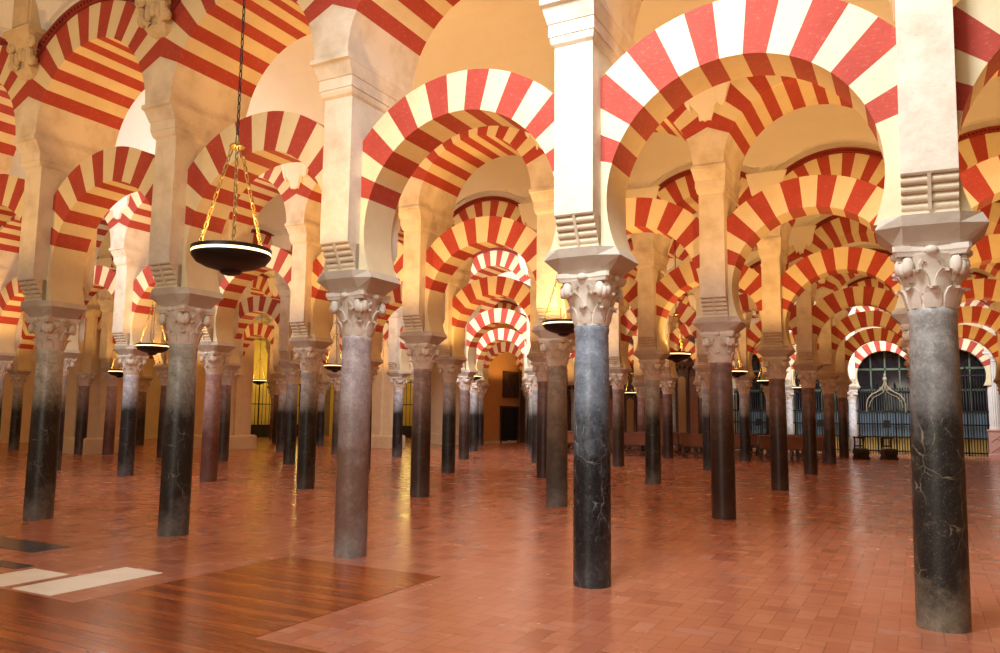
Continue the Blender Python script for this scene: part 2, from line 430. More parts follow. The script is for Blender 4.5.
def oct_ring(hx, hy, cx, cy, z):
    return [(hx, -cy, z), (hx, cy, z), (cx, hy, z), (-cx, hy, z), (-hx, cy, z), (-hx, -cy, z), (-cx, -hy, z), (cx, -hy, z)]
def impost_mesh():
    mb = MB()
    mb.loft([oct_ring(.255, .255, .20, .19, 3.065), oct_ring(.285, .275, .205, .20, 3.095), oct_ring(.41, .37, .205, .285, 3.215), oct_ring(.365, .40, .205, .29, 3.30)])
    return mb.mesh('impost_block', [M['impost']])
def corbel_mesh():
    mb = MB()
    for sgn in (-1,):
        def yy(v): return sgn*v
        mb.box(-PW, PW, min(yy(.2), yy(.335)), max(yy(.2), yy(.335)), 3.28, 3.62)
        for k in range(4):                       # rolls, each further out than the one below
            yc = .325 + .034*k; zc = 3.375 + .065*k; n = 7
            prof = [(yc + .034*cos(t), zc + .034*sin(t)) for t in [(-pi/2 + pi*q/n) for q in range(n+1)]] + [(.2, zc+.034), (.2, zc-.034)]
            mb.loft([[(x, yy(y), z) for y, z in prof] for x in (-PW, PW)], 0, False)
        mb.loft([[(x, yy(y), z) for y, z in ((.25, 3.34), (.362, 3.34), (.485, 3.60), (.25, 3.60))] for x in (-.014, .014)])
    return mb.mesh('roll_corbel', [M['corbel']])
def rect(hx, hy, z): return [(hx, -hy, z), (hx, hy, z), (-hx, hy, z), (-hx, -hy, z)]
def pier_mesh():
    mb = MB()
    mb.loft([rect(PW, .32, 3.28), rect(PW, .32, 3.60), rect(PW, PD-.012, 3.605), rect(PW, PD, 3.62), rect(PW, PD, 5.40)])
    return mb.mesh('pier', [M['pier']])
def cornice_mesh():
    mb = MB()
    mb.loft([rect(PW+.004, PD+.004, 5.36), rect(PW+.022, PD+.035, 5.385), rect(PW+.03, PD+.052, 5.42), rect(PW+.03, PD+.056, 5.455)], 0)
    mb.loft([rect(PW+.042, PD+.066, 5.455), rect(PW+.042, PD+.07, 5.585)], 0)
    mb.loft([rect(PW+.048, PD+.08, 5.585), rect(.278, UT-.01, 5.73), rect(.284, UT+.03, 5.745), rect(.284, UT+.03, 5.80)], 0)
    return mb.mesh('cornice', [M['pier'], M['pier']])
def upper_pier_mesh():
    mb = MB(); n = 8
    side = [(HB - UR*cos(A1*k/n), UZ + UR*sin(A1*k/n)) for k in range(n+1)]
    poly = [(-x, z) for x, z in side] + [(0, UZ + HB*math.tan(A1))] + [(x, z) for x, z in reversed(side)]
    mb.prism(poly, -UT, UT)
    return mb.mesh('upper_pier', [M['pier']])
def pendant_mesh(seed):
    """ragged plaster foot of the vault, hanging over the voussoirs"""
    r = random.Random(seed); mb = MB()
    low = [(-.36, 7.02), (-.35, 6.86), (-.27, 6.76), (-.26, 6.84), (-.20, 6.80), (-.15, 6.70), (-.13, 6.57), (-.07, 6.60), (-.05, 6.53), (0, 6.55), (.03, 6.60), (.06, 6.55), (.10, 6.66), (.13, 6.80), (.17, 6.84), (.22, 6.76), (.30, 6.80), (.34, 6.94), (.36, 7.10)]
    low = [(x + r.uniform(-.012, .012), z + r.uniform(-.03, .03)) for x, z in low]
    for p, q in zip(low, low[1:]):
        tp = [(p[0]*1.25, 7.35), (q[0]*1.25, 7.35)]
        vs = [(x, y, z) for y in (-UT-.055, -UT+.03) for x, z in (p, q, tp[1], tp[0])]
        vs[2] = (vs[2][0], -UT-.11, vs[2][2]); vs[3] = (vs[3][0], -UT-.11, vs[3][2])
        mb.add(vs, [(0, 1, 2, 3), (0, 4, 5, 1), (3, 2, 6, 7)])
    for p in (low[0], low[-1]):
        mb.add([(p[0], -UT-.055, p[1]), (p[0], -UT+.03, p[1]), (p[0]*1.25, -UT+.03, 7.35), (p[0]*1.25, -UT-.11, 7.35)], [(0, 1, 2, 3)])
    return mb.mesh('vault_pendant', [M['pend']])
IMP, COR, PIE, CRN, UPI = impost_mesh(), corbel_mesh(), pier_mesh(), cornice_mesh(), upper_pier_mesh()
PEN = [pendant_mesh(s) for s in (1, 2, 3)]
def pilaster_meshes():
    mb = MB(); y = -UT
    mb.loft([[(sx*hw, yy, z) for sx, yy in ((1, y+.05), (-1, y+.05), (-1, y-d), (1, y-d))] for z, hw, d in
             ((6.72, .10, .02), (6.76, .17, .07), (6.84, .20, .13), (6.92, .17, .10), (7.10, .19, .12), (7.26, .26, .20), (7.34, .30, .25), (7.36, .34, .28), (7.44, .34, .28))])
    for sx in (-1, 1):
        mb.torus((sx*.25, y-.17, 7.22), .07, .035, 'y', 14, 7)
        mb.ball((sx*.25, y-.17, 7.22), .05, .06, .05)
        mb.tube([(sx*.10, y-.10, 6.86), (sx*.22, y-.15, 6.96), (sx*.21, y-.16, 7.10)], .05, 7)
        mb.ball((sx*.24, y-.13, 6.94), .07, .07, .08)
    for x in (-.1, .0, .1): mb.ball((x, y-.15, 7.02+.04*(x == 0)), .055, .05, .11)
    cap = mb.mesh('carved_bracket', [M['carved']])
    mb = MB(); mb.box(-.24, .24, y-.2, y+.05, 7.44, 8.6); mb.box(-.19, .19, y-.225, y-.2, 7.5, 8.6)
    return cap, mb.mesh('wall_pilaster', [M['carved']])
PCAP, PPIL = pilaster_meshes()

ORD = ['first', 'second', 'third', 'fourth', 'fifth', 'sixth', 'seventh', 'eighth', 'ninth', 'tenth', 'eleventh', 'twelfth', 'thirteenth', 'fourteenth', 'fifteenth', 'sixteenth', 'seventeenth']
ARC = ['front', 'second', 'third', 'fourth', 'fifth', 'sixth', 'end-wall']
SKIN = {'A': 'veined grey and black marble', 'B': 'blue-grey to black marble', 'C': 'mauve and brown marble', 'D': 'grey-green marble blackened below',
        'E': 'pale grey marble blackened below', 'F': 'dark red-brown marble', 'G': 'rough brown-grey granite', 'H': 'brown mauve marble', 'I': 'slate grey marble blackened below',
        'J': 'dull rose marble', 'K': 'pale blue marble blackened below', 'W': 'white marble'}
SPEC = {(0, 0): 'A', (1, 0): 'B', (2, 0): 'C', (3, 0): 'D', (4, 0): 'E', (1, 1): 'F', (2, 1): 'G', (3, 1): 'H', (4, 1): 'I', (5, 1): 'J', (6, 1): 'K', (7, 1): 'D', (8, 1): 'I',
        (1, 2): 'F', (2, 2): 'D', (3, 2): 'F', (4, 2): 'I', (6, 2): 'I', (7, 2): 'H', (1, 3): 'F', (2, 3): 'I', (3, 3): 'H', (4, 3): 'I', (5, 3): 'H', (6, 3): 'K', (1, 4): 'H', (2, 4): 'I', (3, 4): 'F', (1, 5): 'F'}
CYC = 'HIFDGJIK'
# ranges of columns that stand in view, arcade by arcade
COLS = {0: range(-1, 6), 1: range(-1, 9), 2: range(-1, 12), 3: range(-1, 12), 4: range(-1, 11), 5: range(-1, 13), 6: range(-1, 9)}
SKIPC = {(10, 2), (9, 3), (8, 4), (8, 5), (-1, 6), (8, 6)}   # where other piers stand
# which of them the photograph shows, arcade by arcade, from the right
SEENC = {0: (0, 1, 2, 3, 4), 1: (1, 2, 3, 4, 5, 6, 7, 8), 2: (1, 2, 3, 4, 6, 7, 8, 9, 11), 3: (1, 2, 3, 4, 5, 6, 7, 8, 11), 4: (1, 2, 3, 5, 6, 9, 10), 5: (1, 2, 3, 4, 6, 7, 12), 6: (1, 2, 4, 6, 7)}
SEENL = {0: (-1, 0, 1, 2, 3, 4), 1: (-1, 0, 1, 2, 3, 4, 5, 6, 7), 2: (-1, 0, 1, 2, 3, 4, 6, 7, 8, 9, 10), 3: (-1, 0, 1, 2, 4, 5, 6, 8, 10), 4: (-1, 0, 1, 2, 3, 5, 8), 5: (-1, 0, 1, 2, 3, 4, 6), 6: (-1, 0, 1, 2, 4, 7)}
SEENU = {0: (1, 2, 3, 4), 1: (-1, 0, 1, 2, 3, 4, 5, 6, 7), 2: (-1, 0, 1, 2, 3, 4, 6, 8, 9), 3: (-1, 0, 1, 2, 4, 8), 4: (-1, 0, 1, 2, 5), 5: (-1, 0, 3, 6), 6: (-1, 0, 2)}
def place(i, j, seen):
    """(ordinal from the right among what shows, None) or (None, ordinal of the next one that shows)"""
    s = seen[j]; n = sum(1 for q in s if q < i)
    return (ORD[n], None) if i in s else (None, ORD[max(0, n-1)])

def column(i, j):
    t = empty('column', (gx(i), gy(j), 0))
    k = SPEC.get((i, j)) or ('W' if j == 6 else CYC[(i*3 + j*5) % len(CYC)])
    put('shaft', SHM[k], t); put('capital', CAP, t); put('impost_block', IMP, t)
    put('roll_corbel', COR, t); put('roll_corbel', COR, t, (0, 0, 0), pi); put('pier', PIE, t); put('cornice', CRN, t); put('upper_pier', UPI, t)
    if j == 0: put('carved_bracket', PCAP, t); put('wall_pilaster', PPIL, t)
    else: put('vault_pendant', PEN[(i+j) % 3], t)
    if (i, j) == (0, 0): t.rotation_euler = (0, rad(.85), 0)
    return t, k
for j, rg in COLS.items():
    for i in rg:
        if (i, j) in SKIPC: continue
        t, k = column(i, j); n, m = place(i, j, SEENC)
        tag(t, f'{SKIN[k]} column, {n} shaft from the right in the {ARC[j]} arcade' if n else f'mostly hidden column of the {ARC[j]} arcade next to its {m} shaft from the right', 'column', f'columns of the {ARC[j]} arcade')
    for i in list(rg)[:-1]:
        n, m = place(i, j, SEENL)
        o = put('horseshoe_arch', WIDE if (i, j) == (0, 0) else SLIM if (i, j) == (1, 0) else LOW[(i*2+j) % 3], None, (gx(i+.5), gy(j), 0))
        tag(o, f'striped lower horseshoe arch, {n} from the right in the {ARC[j]} arcade' if n else f'hidden lower horseshoe arch of the {ARC[j]} arcade beyond the {m} from the right', 'arch', f'lower arches of the {ARC[j]} arcade')
        n, m = place(i, j, SEENU)
        t = empty('upper_arch', (gx(i+.5), gy(j), 0))
        put('voussoir_ring', UPP[(i+j) % 3], t); put('dentil_trim', DENT, t); put('spandrel', SPAN, t)
        tag(t, f'striped round upper arch, {n} from the right in the {ARC[j]} arcade' if n else f'hidden upper arch of the {ARC[j]} arcade beyond the {m} from the right', 'arch', f'upper arches of the {ARC[j]} arcade')

# ------------------------------------------------------------------ setting
XR, XL, YB, YF = gx(-3), gx(13.2), gy(6.9), gy(-2.6)
f = MB(); f.add([(XL-2, YF, 0), (XR+2, YF, 0), (XR+2, YB+1, 0), (XL-2, YB+1, 0)], [(0, 1, 2, 3)])
struct(f.build('floor', M['tiles']))
fb = MB()
def board(x0, x1, y0, y1): fb.box(min(x0, x1), max(x0, x1), y0, y1, -.02, .004)
board(gx(1.49), gx(2.19), gy(-.51), gy(-.075)); board(gx(1.49) if False else gx(-.2), gx(4.6), gy(-1.5), gy(-.51))
o = fb.build('floor_boards', M['boards']); struct(o)
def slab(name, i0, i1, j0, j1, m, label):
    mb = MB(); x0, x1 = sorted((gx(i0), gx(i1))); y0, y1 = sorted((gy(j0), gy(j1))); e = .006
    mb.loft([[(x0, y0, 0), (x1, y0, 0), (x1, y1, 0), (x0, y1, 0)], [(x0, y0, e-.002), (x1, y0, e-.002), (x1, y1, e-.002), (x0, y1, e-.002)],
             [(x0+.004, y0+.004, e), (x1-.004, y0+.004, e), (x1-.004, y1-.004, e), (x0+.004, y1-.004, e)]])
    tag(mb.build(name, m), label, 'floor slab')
slab('marble_slab', 2.33, 2.52, -.50, -.30, M['wslab'], 'long white marble floor slab lying next to the wooden boards')  # thin near-white rectangles laid flat on the tiles
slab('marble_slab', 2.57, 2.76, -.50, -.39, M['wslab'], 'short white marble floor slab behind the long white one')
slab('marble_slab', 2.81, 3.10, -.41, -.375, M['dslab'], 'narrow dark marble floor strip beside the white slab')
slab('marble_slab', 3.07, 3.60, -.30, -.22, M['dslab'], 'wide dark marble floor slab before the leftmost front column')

def vault(j0, name, i0, i1):
    mb = MB(); y0 = gy(j0) + UT - .03; y1 = gy(j0+1) - UT + .03; ym = (y0+y1)/2; hv = (y1-y0)/2
    nu, nv = 20, 26; xs = []
    for i in range(i0, i1):
        for q in range(nu): xs.append(i + q/nu)
    xs.append(i1)
    ys = [-cos(pi*q/nv) for q in range(nv+1)]
    V = []
    for i in xs:
        u = (i - math.floor(i) - .5)*S
        zl = UZ + sqrt(max(0, 2.08**2 - u*u))
        for y in ys:
            zb = 6.95 + 2.45*sqrt(max(0, 1 - y*y))
            V.append((gx(i), ym + hv*y, max(zb, zl)))
    W = len(ys)
    mb.add(V, [(a*W+b, (a+1)*W+b, (a+1)*W+b+1, a*W+b+1) for a in range(len(xs)-1) for b in range(W-1)], 0, False)
    o = mb.build(name, M['vault']); struct(o)
    return o
for j in range(-1, 6): vault(j, f'ceiling_vault_{j+2}', -3, 13 if j > 0 else 10)
w = MB(); w.box(XR, XR+.3, YF, YB, 0, 9.5); struct(w.build('wall_right', M['wallp']))
w = MB(); w.box(XL-.3, XL, YF, YB, 0, 9.5); struct(w.build('wall_left', M['wallp']))
w = MB(); w.box(XL, XR, YB, YB+.3, 0, 9.5); struct(w.build('wall_back', M['wallp']))

# ------------------------------------------------------------------ far end: piers, grilles, doors, chapel
def fluted():
    t = empty('fluted_column', (gx(-1), gy(6), 0))
    mb = MB(); mb.loft([[(x, y, z) for x, y in ((h, -h), (h, h), (-h, h), (-h, -h))] for z, h in ((0, .36), (.10, .36), (.13, .31), (1.12, .31), (1.16, .35), (1.24, .35))])
    for sg in (-1, 1):
        for z0, z1 in ((.2, .58), (.66, 1.06)):
            mb.bar((-.22, -.315, z0 if sg < 0 else z1), (.22, -.315, z1 if sg < 0 else z0), .025, 6)
    mb.build('pedestal', M['rosestone'], t)
    mb = MB(); n = 64
    ring = [(.25+(.0 if k % 4 < 2 else -.03)) for k in range(n)]
    mb.loft([[(r*cos(2*pi*k/n)*f, r*sin(2*pi*k/n)*f, z) for k, r in enumerate(ring)] for z, f in ((1.24, 1.12), (1.30, 1.1), (1.36, 1.), (4.35, .92))])
    mb.build('fluted_shaft', M['whitestone'], t)
    mb = MB(); mb.lathe([(.23, 4.35), (.27, 4.38), (.24, 4.42), (.26, 4.60), (.36, 4.74)], 24); mb.box(-.36, .36, -.36, .36, 4.74, 4.84)
    for k in range(8):
        a = 2*pi*k/8; mb.ball((cos(a)*.28, sin(a)*.28, 4.62), .06, .06, .1)
    mb.build('capital', M['whitestone'], t)
    mb = MB(); mb.loft([rect(.30, .42, 4.84), rect(.30, .42, 6.3)]); mb.build('pier', M['pier'], t)
    tag(t, 'white fluted column on a rose pedestal with carved crosses', 'column', 'columns of the end-wall arcade')
fluted()

def compound_pier(i0, i1, j0, j1, label, halfcol=False):
    x0, x1 = sorted((gx(i0), gx(i1))); y0, y1 = gy(j0), gy(j1); xm, ym = (x0+x1)/2, (y0+y1)/2
    t = empty('compound_pier', (xm, ym, 0)); hx, hy = (x1-x0)/2, (y1-y0)/2
    mb = MB()
    mb.loft([rect(hx, hy, 0), rect(hx, hy, 8.2)])
    b = .13                                      # shallow pilaster strips on every face
    mb.box(-hx*.45, hx*.45, -hy-b, -hy+.02, 0, 5.2); mb.box(-hx*.45, hx*.45, hy-.02, hy+b, 0, 5.2)
    mb.box(hx-.02, hx+b, -hy*.5, hy*.5, 0, 5.2); mb.box(-hx-b, -hx+.02, -hy*.5, hy*.5, 0, 5.2)
    mb.build('pier_body', M['wallp'], t)
    mb = MB(); mb.loft([rect(hx+.2, hy+.2, 0), rect(hx+.2, hy+.2, .55), rect(hx+.14, hy+.14, .62)]); mb.build('plinth', M['wallp'], t)
    mb = MB(); mb.loft([rect(hx+.14, hy+.14, 5.2), rect(hx+.24, hy+.24, 5.34), rect(hx+.24, hy+.24, 5.46)]); mb.build('impost_moulding', M['wallp'], t)
    if halfcol:
        for sx in (-1, 1):
            put('engaged_shaft', SHM['H'], t, (sx*hx*.95, -hy-.18, 0)); put('engaged_capital', CAP, t, (sx*hx*.95, -hy-.18, 0))
    tag(t, label, 'pier', 'beige masonry piers of the far side')
compound_pier(9.25, 9.95, 1.93, 2.2, 'broad beige masonry pier with pilaster strips, leftmost of the big piers', True)
compound_pier(9.0, 9.7, 2.96, 3.2, 'broad beige masonry pier seen behind the dull rose marble column')
compound_pier(7.5, 8.0, 3.95, 4.1, 'narrow beige masonry pier seen beside the mauve and brown front column')
compound_pier(7.55, 8.0, 4.95, 5.1, 'small distant beige masonry pier before the painting wall')

w = MB(); x = gx(7.25); w.box(x-.35, x, gy(5.1), gy(6.9), 0, 9.2); struct(w.build('wall_chapel', M['orangewall']))
w = MB(); w.box(x-.01, x+.05, gy(5.1), gy(6.9), 0, .16); struct(w.build('baseboard_chapel', M['wallp']))
d = empty('door_1', (x, gy(5.81), 0)); struct(d)
mb = MB()
for y0, y1, z0, z1 in ((-1.16, -1.03, 0, 2.18), (1.03, 1.16, 0, 2.18), (-1.03, 1.03, 2.05, 2.18)): mb.box(-.02, .09, y0, y1, z0, z1)
struct(mb.build('door_frame', M['wood'], d))
mb = MB()
for s0, s1 in ((-1.03, -.01), (.01, 1.03)):
    mb.box(0, .03, s0, s1, 0, 2.05)
    for z0, z1 in ((.12, .7), (.8, 1.35), (1.45, 1.95)): mb.box(.03, .055, s0+.14, s1-.14, z0, z1)
struct(mb.build('door_leaf', M['black'], d))
p = empty('framed_painting', (x+.02, gy(5.825), 3.46))
mb = MB()
for y0, y1, z0, z1 in ((-.94, -.80, -.78, .78), (.80, .94, -.78, .78), (-.80, .80, -.78, -.64), (-.80, .80, .64, .78)): mb.box(-.02, .10, y0, y1, z0, z1)
mb.build('picture_frame', M['wood'], p)
mb = MB(); mb.box(-.02, .03, -.8, .8, -.64, .64); mb.build('canvas', M['canvas'], p)
tag(p, 'dark old painting in a brown frame on the orange wall above the door', 'painting')

def grille(i, j, label, ztop=3.0, ogee=True, x0=-1.22, x1=1.22):
    t = empty('iron_grille', (gx(i+.5), gy(j)-.05, 0))
    n = 21; mb = MB()
    for k in range(n+1):
        xx = x0 + (x1-x0)*k/n; r = .022 if k % 7 else .04
        mb.bar((xx, 0, 0), (xx, 0, ztop + (.12 if k % 7 else .3)), r, 6)
        mb.bar((xx, 0, ztop + (.12 if k % 7 else .3)), (xx, 0, ztop + (.26 if k % 7 else .5)), r*1.5, 6, 0, .003)
    mb.build('bars', M['iron'], t)
    mb = MB()
    for z in (.12, .80, 1.42, 2.05, ztop): mb.box(x0-.1, x1+.1, -.03, .03, z-.035, z+.035)
    mb.build('rails', M['iron'], t)
    mb = MB(); mb.box(-.14, .14, -.07, .02, 1.25, 1.6); mb.build('lock_plate', M['iron'], t)
    if ogee:
        mb = MB(); pts = []
        for sg in (-1, 1):
            arc = [(.86, 2.0), (.86, 2.35), (.80, 2.62), (.62, 2.86), (.38, 2.98), (.20, 3.10), (.08, 3.30), (.0, 3.56)]
            mb.tube([(sg*a, -.08, z) for a, z in arc], .030, 8)
            mb.tube([(sg*(a-.12 if a > .2 else a*.4), -.08, z-.12) for a, z in arc[1:]], .02, 6)
            mb.tube([(sg*.30, -.08, 3.02), (sg*.22, -.08, 3.2), (sg*.10, -.08, 3.2), (sg*.12, -.08, 3.08)], .02, 6)
        mb.ball((0, -.08, 3.62), .10, .06, .13); mb.ball((0, -.08, 3.80), .05, .05, .11)
        mb.build('ogee_crest', M['gildiron'], t)
    tag(t, label, 'grille', 'iron grilles of the end wall')
grille(0, 6, 'tall iron grille with a gilded ogee crest under the white horseshoe arch')
grille(-1, 6, 'tall plain iron grille between the front column and the fluted column', 3.75, False)
grille(1, 6, 'iron grille second from the front column along the end wall', 3.0, False)
grille(2, 6, 'iron grille furthest from the fluted column along the end wall', 3.0, False)
for n, i in enumerate((-2, -1, 0, 1, 2)):
    d = empty(f'door_{n+2}', (gx(i+.5), gy(6)+.75, 0)); struct(d)
    mb = MB(); mb.box(-1.45, 1.45, 0, .25, 0, .80); mb.box(-1.45, 1.45, -.05, .26, .74, .82); struct(mb.build('plinth', M['yellowp'], d))
    mb = MB(); mb.box(-1.45, 1.45, .08, .12, .82, 2.05); struct(mb.build('blue_panes', M['bluepane'], d))
    mb = MB(); mb.box(-1.45, 1.45, .08, .12, 2.05, 5.3); struct(mb.build('dark_panes', M['glassdark'], d))
    mb = MB()
    for xx in (-1.3, -.65, 0, .65, 1.3): mb.box(xx-.035, xx+.035, 0, .08, .82, 5.2)
    for z in (2.05, 3.1, 4.15): mb.box(-1.45, 1.45, 0, .08, z-.05, z+.05)
    struct(mb.build('mullions', M['green'], d))
w = MB()
for i in range(-2, 4): w.box(gx(i)-.2, gx(i)+.2, gy(6)+.5, gy(6)+1.3, 0, 5.4)
w.box(gx(3)-.2, gx(-2)+.2, gy(6)+.6, gy(6)+1.3, 5.2, 9); struct(w.build('wall_end', M['wallp']))

# the dark wooden choir furniture in the middle bays
def cabinet(i0, i1, j, h, label, gilt=True):
    x0, x1 = sorted((gx(i0), gx(i1))); t = empty('carved_wooden_screen', ((x0+x1)/2, gy(j), 0)); hx = (x1-x0)/2
    mb = MB(); mb.box(-hx, hx, 0, .5, 0, h); mb.box(-hx-.06, hx+.06, -.06, .5, 0, .5); mb.build('body', M['wood'], t)
    mb = MB(); mb.box(-hx-.12, hx+.12, -.2, .5, h, h+.12); mb.box(-hx-.2, hx+.2, -.28, .5, h+.12, h+.22)
    n = 9
    for k in range(n): mb.box(-hx+2*hx*(k+.2)/n, -hx+2*hx*(k+.8)/n, -.24, -.1, h-.12, h)
    mb.build('cornice', M['wood'], t)
    n = max(2, int(hx*2/.55))
    for k in range(n):
        xc = -hx + 2*hx*(k+.5)/n; wv = hx/n*.66
        mb = MB(); mb.prism([(xc-wv, .65)] + [(xc+wv, .65)] + [(xc+wv*cos(a), h-.75+wv*sin(a)) for a in [pi*q/8 for q in range(9)]], -.035, .0); mb.build('panel', M['gilt'] if gilt and k % 2 == 0 else M['pew'], t)
    mb = MB()
    for k in range(n+1): xc = -hx + 2*hx*k/n; mb.lathe([(.07, .5), (.07, .62), (.045, .68), (.04, 1.4), (.045, h-.3), (.07, h-.22), (.075, h-.12)], 12, 0, (xc, -.06, 0))
    mb.build('colonnettes', M['wood'], t)
    tag(t, label, 'screen', 'carved wooden screens')
cabinet(3.06, 3.92, 5.92, 4.4, 'tall dark carved wooden screen, tallest of the choir screens')
cabinet(4.08, 4.9, 5.92, 3.2, 'carved wooden screen with gilded arched panels, second of the choir screens')
cabinet(5.1, 5.9, 5.92, 3.2, 'dark carved wooden screen behind the blue-grey front column')
cabinet(6.05, 6.85, 5.92, 3.2, 'dark carved wooden screen by the orange wall')
w = MB(); w.box(gx(7.2), gx(3), gy(6)+.1, gy(6)+.4, 0, 9); struct(w.build('wall_choir', M['wood']))

def pew_mesh():
    L = 1.15
    seat = MB(); seat.box(-L, L, -.22, .22, .42, .46)
    back = MB(); back.loft([[(-L, .20, .46), (L, .20, .46), (L, .25, .46), (-L, .25, .46)], [(-L, .27, .92), (L, .27, .92), (L, .33, .92), (-L, .33, .92)]]); back.box(-L-.02, L+.02, .25, .37, .92, .96)
    legs = []
    for sx in (-1, 0, 1):
        m = MB(); m.prism([(0, 0), (.06, 0), (.06, .9), (0, .9)], .2, .27) if False else None
        m.box(sx*L-.04, sx*L+.04, -.22, -.14, 0, .42); m.box(sx*L-.04, sx*L+.04, .18, .25, 0, .9); m.box(sx*L-.03, sx*L+.03, -.2, .24, .18, .24); m.box(sx*L-.04, sx*L+.04, -.24, .24, .36, .42)
        legs.append(m.mesh('end_frame', [M['wood']]))
    kn = MB(); kn.box(-L, L, .45, .62, .16, .20); kn.box(-L, -L+.05, .3, .6, .10, .16); kn.box(L-.05, L, .3, .6, .10, .16)
    return seat.mesh('seat', [M['wood']]), back.mesh('backrest', [M['pew']]), legs, kn.mesh('kneeling_rail', [M['wood']])
ps, pb, pl, pk = pew_mesh()
for j in (4.22, 4.50, 4.78):
    for i in (1.5, 2.5, 3.5, 4.5):
        t = empty('wooden_pew', (gx(i), gy(j), 0), pi)
        put('seat', ps, t); put('backrest', pb, t); put('kneeling_rail', pk, t)
        for q in pl: put('end_frame', q, t)
        tag(t, 'brown wooden pew in the rows before the dark choir screens', 'pew', 'pews before the choir')

def kneeler(i, j, rz, label):
    t = empty('kneeling_chair', (gx(i), gy(j), 0), rz)
    mb = MB(); mb.box(-.26, .26, -.38, .34, 0, .10); mb.box(-.23, .23, -.34, .30, .10, .16); mb.build('base', M['black'], t)
    mb = MB(); mb.loft([rect(.23, .30, .16), rect(.26, .33, .24), rect(.25, .32, .38), rect(.19, .26, .44)], 0, True); mb.build('knee_cushion', M['cushion'], t)
    for sx in (-1, 1):
        mb = MB(); mb.tube([(sx*.17, .26, .14), (sx*.18, .30, .45), (sx*.16, .28, .7), (sx*.18, .24, .86)], .035, 8); mb.build('post', M['black'], t)
    mb = MB(); mb.box(-.22, .22, .12, .34, .84, .92); mb.box(-.18, .18, .26, .30, .5, .56); mb.build('arm_rest', M['cushion'], t)
    tag(t, label, 'kneeler', 'dark kneeling chairs')
kneeler(.76, 4.84, .3, 'dark kneeling chair on the floor, nearer to the red-brown columns')
kneeler(.42, 4.92, .3, 'dark kneeling chair on the floor, nearer to the big front column')

# chapels on the far left: yellow walls behind black railings
def chapel(name, x0, x1, y0, y1): 
    mb = MB(); mb.box(x0, x1, y0, y1, 0, 6.5); struct(mb.build(name, M['yellowp']))
chapel('wall_altar', XL+.05, XL+.3, gy(4.6), gy(6.3))
chapel('wall_side_chapel', gx(12.9), gx(7.6), gy(6.45), gy(6.45)+.25)
def railing(loc, rz, L, h, label, solid=.75):
    t = empty('black_railing', loc, rz)
    mb = MB(); mb.box(-L/2, L/2, -.05, .05, 0, solid); mb.box(-L/2-.03, L/2+.03, -.08, .08, solid, solid+.08)
    n = int(L/.9)
    for k in range(n): mb.box(-L/2+L*(k+.12)/n, -L/2+L*(k+.88)/n, -.075, -.05, .12, solid-.1)
    mb.build('parapet', M['black'], t)
    mb = MB(); n = int(L/.32)
    for k in range(n+1): mb.bar((-L/2+L*k/n, 0, solid), (-L/2+L*k/n, 0, h), .02 if k % 4 else .05, 6)
    for z in (h, (solid+h)/2): mb.box(-L/2, L/2, -.03, .03, z-.03, z+.03)
    mb.build('bars', M['iron'], t)
    tag(t, label, 'railing', 'black chapel railings')
railing((XL+1.4, gy(5.4), 0), pi/2, 8.0, 3.6, 'long black railing before the yellow altar wall')
railing((gx(10.6), gy(6.32), 0), 0, 5.6, 3.8, 'black railing before the yellow chapel wall beside the mauve and brown front column')

# ------------------------------------------------------------------ hanging lamps
def lamp_meshes(R=.365):
    bowl = MB(); bowl.lathe([(.001, -.20), (.05, -.195), (.09, -.18), (.105, -.155), (.14, -.145), (.24, -.115), (.32, -.075), (.355, -.03), (R, -.012), (R, 0.0)], 40)
    bowl.lathe([(R, .026), (R+.004, .03), (R+.004, .06), (R-.012, .065), (R-.02, .03), (.2, .0), (.001, -.01)], 40)
    ring = MB(); ring.lathe([(R-.004, -.002), (R-.001, .004), (R-.001, .022), (R-.004, .028)], 40, cap=False)
    hub = MB(); hub.lathe([(.015, 1.03), (.05, 1.04), (.075, 1.06), (.06, 1.08), (.022, 1.09), (.016, 1.15), (.010, 1.18)], 20)
    def chain(a, b, n, r=.014, w=.006):
        m = MB(); a = Vector(a); b = Vector(b); d = b - a; L = d.length/n; d.normalize()
        q = Vector((0, 0, 1)).rotation_difference(d).to_matrix()
        for k in range(n):
            c = a + d*L*(k+.5); R1 = q @ Matrix.Rotation(pi/2*(k % 2), 3, 'Z') @ Matrix.Diagonal((.62, 1, 1)).to_3x3() if False else q @ Matrix.Rotation(pi/2*(k % 2), 3, 'Z')
            seg = 10; mm = 5; vs = []
            for p in range(seg):
                A = 2*pi*p/seg
                cx, cz = r*cos(A), (L*.62)*sin(A)
                for t in range(mm):
                    B = 2*pi*t/mm
                    vs.append(c + R1 @ Vector((cx + w*cos(B)*cos(A), w*sin(B), cz + w*cos(B)*sin(A))))
            m.add(vs, [(p*mm+t, ((p+1) % seg)*mm+t, ((p+1) % seg)*mm+(t+1) % mm, p*mm+(t+1) % mm) for p in range(seg) for t in range(mm)], 0, True)
        return m
    chains = [chain((R*.96*cos(a), R*.96*sin(a), .05), (.05*cos(a), .05*sin(a), 1.05), 14, .017, .007).mesh('bowl_chain', [M['gold']]) for a in (rad(200), rad(320), rad(80))]
    up = chain((0, 0, 1.17), (0, 0, 6.1), 60, .013, .006).mesh('suspension_chain', [M['iron']])
    cr = MB(); cr.box(-.006, .006, -.006, .006, 0, .20); cr.box(-.04, .04, -.006, .006, .13, .145)
    return bowl.mesh('bowl', [M['bronze']]), ring.mesh('light_band', [M['ring']]), hub.mesh('hub', [M['gold']]), chains, up, cr.mesh('cross', [M['iron']])
lb, lr_, lh, lc, lu, lx = lamp_meshes()
